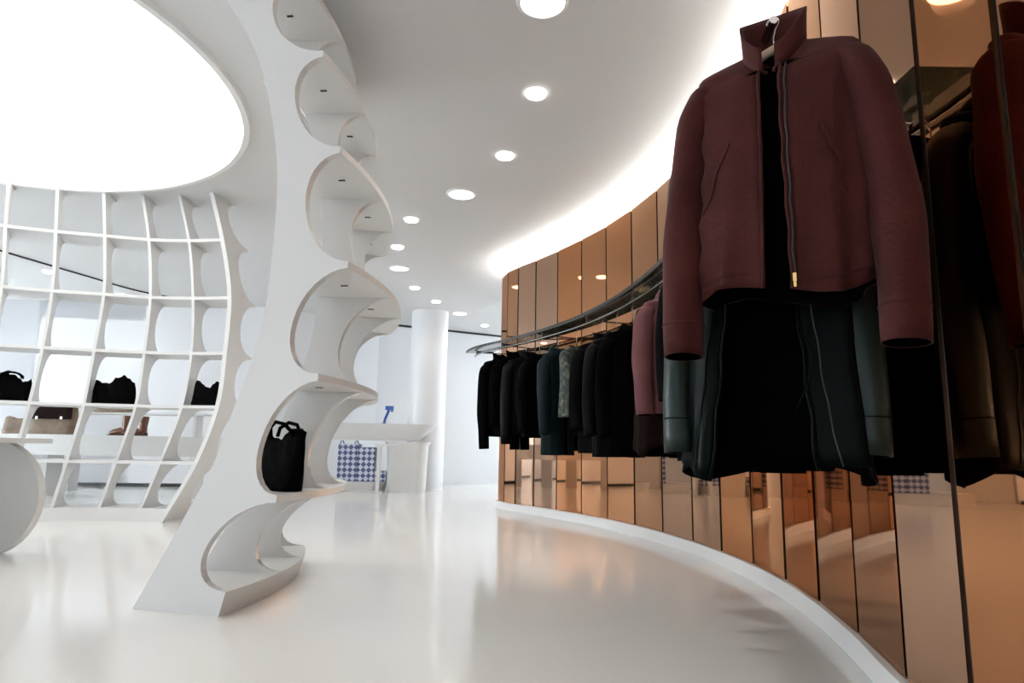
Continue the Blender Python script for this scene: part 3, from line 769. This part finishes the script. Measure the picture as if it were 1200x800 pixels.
    bar = [(-arm, 0, -0.060), (-arm * 0.8, 0, -0.046), (-arm * 0.4, 0, -0.022), (0, 0, -0.002), (arm * 0.4, 0, -0.022), (arm * 0.8, 0, -0.046), (arm, 0, -0.060)]
    mesh('bar', *tube(bar, [0.007, 0.009, 0.011, 0.013, 0.011, 0.009, 0.007], 8), hm, h, smooth=True)
    hz = -zs_ + (0.055 if hangmat == 'wood' else 0)
    hook = [(0, 0, 0.0), (0, 0, hz - 0.045), (0.006, 0, hz - 0.02)] + [(-0.015 * math.cos(a) * -1 - 0.0, 0, hz + 0.015 * math.sin(a)) for a in [R(x) for x in range(-20, 200, 24)]]
    mesh('hook', *tube(hook, 0.0026, 7), M['chrome'], h, smooth=True)
    hl = HL[hangmat] % label; tag(h, ' '.join(hl.split()[:16]), 'hanger', 'hangers on the rail')
    return e
HL = {'hanger': 'hanger in the %s', 'wood': 'pale wooden hanger inside the collar of the cropped maroon jacket%.0s'}

# --- maroon suede jacket at the near end of the rail
jp = np.array([0.675, 1.60])
jrz = math.atan2(-0.22, 0.30) * 0.95
def jacket_extras(e, pt, fa, fb, L):
    mm = M['maroon']
    for sd in (-1, 1):
        # front zip edge, chest dart seam, slanted pocket welt, hem band
        th0 = -math.pi / 2
        path = [pt(th0 + sd * (0.48 + 0.50 * k / 9), -0.27 - 0.17 * k / 9, 0.001) for k in range(10)]
        mesh('pocket_welt', *tube(path, 0.004, 6), mm, e, smooth=True)
        path = [pt(th0 + sd * (0.30 + 1.3 * k / 20), -L + 0.035, 0.002) for k in range(21)]
        mesh('hem_seam', *tube(path, 0.0016, 6), mm, e, smooth=True)
        path = [pt(th0 + sd * 1.25, -0.07 - (L - 0.10) * k / 14, 0.0015) for k in range(15)]
        mesh('side_seam', *tube(path, 0.0016, 6), mm, e, smooth=True)
    z = -L + 0.02; q = pt(-math.pi / 2 + 0.11, z, 0.004)
    mesh('zip_pull', *join(box((q[0], q[1] - 0.006, z), (0.008, 0.005, 0.02)), box((q[0], q[1] - 0.006, z - 0.016), (0.006, 0.003, 0.014))), M['brass'], e)
    path = [pt(-math.pi / 2 + 0.11 + 0.0 * k, -0.02 - (L - 0.03) * k / 16, 0.003) for k in range(17)]
    mesh('zip', *tube(path, 0.0028, 6), M['joint'], e, smooth=True)
jk = garment('suede_jacket', 'cropped maroon suede jacket with open stand collar on a wooden hanger', 'jacket', jp, jrz, 0.665, [M['maroon'], M['lining']], a_sh=0.195, a_hem=0.20, b=0.08, b_hem=0.09, sleeve=0.755, gap=0.06, gap_hem=0.09, collar='open', folds=0.11, kf=5, drop=0.10, fexp=0.6, seed=3, extras=jacket_extras, sl_r=0.062, splay=0.045, hangmat='wood', hem_wave=0.02, zs_=0.05 - 0.07)

def coat_extras(e, pt, fa, fb, L):
    for sd in (-1, 1):
        path = [pt(-math.pi / 2 + sd * (0.42 + 0.25 * k / 12), -0.5 - (L - 0.5) * k / 12, 0.002) for k in range(13)]
        mesh('seam', *tube(path, 0.0018, 6), M['piping'] if sd > 0 else M['greendark'], e, smooth=True)
    path = [pt(-math.pi / 2 + 0.3, -0.62, 0.012), pt(-math.pi / 2 + 0.45, -0.72, 0.02), pt(-math.pi / 2 + 0.2, -0.84, 0.012)]
    mesh('drawstring', *tube(path, 0.002, 6), M['charcoal'], e)
p, t = rail_at(0.32)
def next_p(base, k): return base
cpos = jp + np.array([0.025, 0.20])
garment('satin_coat', 'long bottle green satin coat hanging behind the maroon jacket', 'coat', cpos, jrz + 0.08, 1.0, [M['greendark'], M['lining'], M['green']], a_sh=0.20, a_hem=0.245, b=0.065, b_hem=0.10, sleeve=0.90, splay=0.03, sl_r=0.056, gap=0.12, gap_hem=0.42, collar='fold', folds=0.13, kf=4, seed=5, extras=coat_extras, hem_wave=0.025, zs_=-0.12)

def s_near(pt_):
    d = [np.linalg.norm(q - pt_) for q in RL]; return RCUM[int(np.argmin(d))]
s0 = s_near(cpos)
def along(s):
    p, t = rail_at(s); return p, math.atan2(t[1], t[0]) - math.pi / 2
# the dense run of dark garments behind the jacket (seen below it and in the mirrors)
near_specs = [(0.18, 0.98, 'blackfab', 'black knee-length coat hanging directly behind the green satin coat'), (0.40, 0.92, 'blacksatin', 'black satin long jacket second behind the green satin coat'),
              (0.62, 1.00, 'blackfab', 'long black wool coat third behind the green satin coat'), (0.84, 0.95, 'charcoal', 'charcoal wool coat among black coats behind the maroon jacket'),
              (1.08, 0.97, 'blackfab', 'black coat hanging just after the charcoal wool coat'), (1.36, 0.92, 'charcoal', 'charcoal jacket midway along the mirror wall rail')]
for k, (ds, L, mm, lb) in enumerate(near_specs):
    p, an = along(s0 + ds + 0.04)
    garment('coat', lb, 'coat', p, an + random.uniform(-0.1, 0.1), L, [M[mm], M['lining']], a_sh=0.185 + random.uniform(-0.01, 0.01), a_hem=0.20, b=0.05, b_hem=0.055, sl_r=0.05, sleeve=0.64, gap=0.0 if k % 2 else 0.06, gap_hem=0.0 if k % 2 else 0.15, collar='fold' if k % 3 else 'stand', folds=0.08, seed=20 + k, group='dark coats behind the maroon jacket')

# visible far run
def far(x, *a, **k):
    p, an = along(rail_px(x)); da = k.pop('turn', 0.0)
    return garment(*a[:3], p, an + da, *a[3:], **k)
far(820, 'pinstripe_shirt', 'rose pinstripe shirt hanging beside the dusty rose jacket', 'shirt', 0.78, [M['stripe'], M['lining']], a_sh=0.155, a_hem=0.165, sleeve=0, collar='fold', seed=41, b=0.05)
far(788, 'rose_jacket', 'dusty rose gathered jacket with dark brown skirt below', 'jacket', 0.7, [M['pink'], M['lining']], a_sh=0.185, a_hem=0.17, sleeve=0.66, collar='fold', gap=0.05, gap_hem=0.1, folds=0.10, kf=6, seed=42, b=0.08, turn=0.25, zs_=-0.15)
far(774, 'brown_dress', 'dark brown dress showing below the dusty rose jacket', 'dress', 0.93, [M['brown'], M['lining']], a_sh=0.15, a_hem=0.17, sleeve=0, collar='round', seed=43, b=0.06, hem_wave=0.03)
far(742, 'long_coat', 'long black coat with loose sleeves beside the dusty rose jacket', 'coat', 0.87, [M['blackfab'], M['lining']], a_sh=0.20, a_hem=0.21, sleeve=0.72, collar='fold', gap=0.05, gap_hem=0.1, seed=44, turn=0.1, zs_=-0.21)
far(724, 'long_coat', 'long black satin coat with wide collar next to the floral blouse', 'coat', 0.9, [M['blacksatin'], M['lining']], a_sh=0.20, a_hem=0.20, sleeve=0.7, collar='fold', gap=0.08, gap_hem=0.12, seed=45, zs_=-0.21)
far(706, 'long_coat', 'charcoal coat between the black satin coat and floral blouse', 'coat', 0.88, [M['charcoal'], M['lining']], a_sh=0.19, a_hem=0.19, sleeve=0.66, collar='stand', seed=46, turn=-0.1, zs_=-0.205)
far(676, 'floral_blouse', 'green floral blouse hanging among dark jackets', 'blouse', 0.6, [M['floral'], M['lining']], a_sh=0.17, a_hem=0.16, sleeve=0, collar='round', folds=0.09, seed=47, turn=0.3, zs_=-0.19)
far(654, 'teal_jacket', 'dark teal long jacket with pale piping beside the floral blouse', 'jacket', 0.93, [M['teal'], M['lining']], a_sh=0.18, a_hem=0.17, sleeve=0.7, collar='fold', gap=0.05, gap_hem=0.1, seed=49, turn=0.3, zs_=-0.18)
far(632, 'black_jacket', 'black jacket hanging next to the dark teal jacket', 'jacket', 0.76, [M['blackfab'], M['lining']], a_sh=0.19, a_hem=0.19, sleeve=0.66, collar='fold', seed=50, turn=0.2, zs_=-0.19)
far(616, 'black_jacket', 'black satin jacket second from the teal jacket', 'jacket', 0.75, [M['blacksatin'], M['lining']], a_sh=0.20, a_hem=0.19, sleeve=0.8, collar='stand', seed=51, zs_=-0.165)
far(600, 'black_jacket', 'plain black jacket second from the rounded end of the rail', 'jacket', 0.80, [M['blackfab'], M['lining']], a_sh=0.20, a_hem=0.20, sleeve=0.66, collar='stand', seed=52, turn=0.1)
far(584, 'black_jacket', 'black zipped jacket at the rounded far end of the rail', 'jacket', 0.80, [M['blackfab'], M['lining']], a_sh=0.21, a_hem=0.20, sleeve=0.88, collar='stand', gap=0.03, gap_hem=0.03, seed=53, turn=0.25)
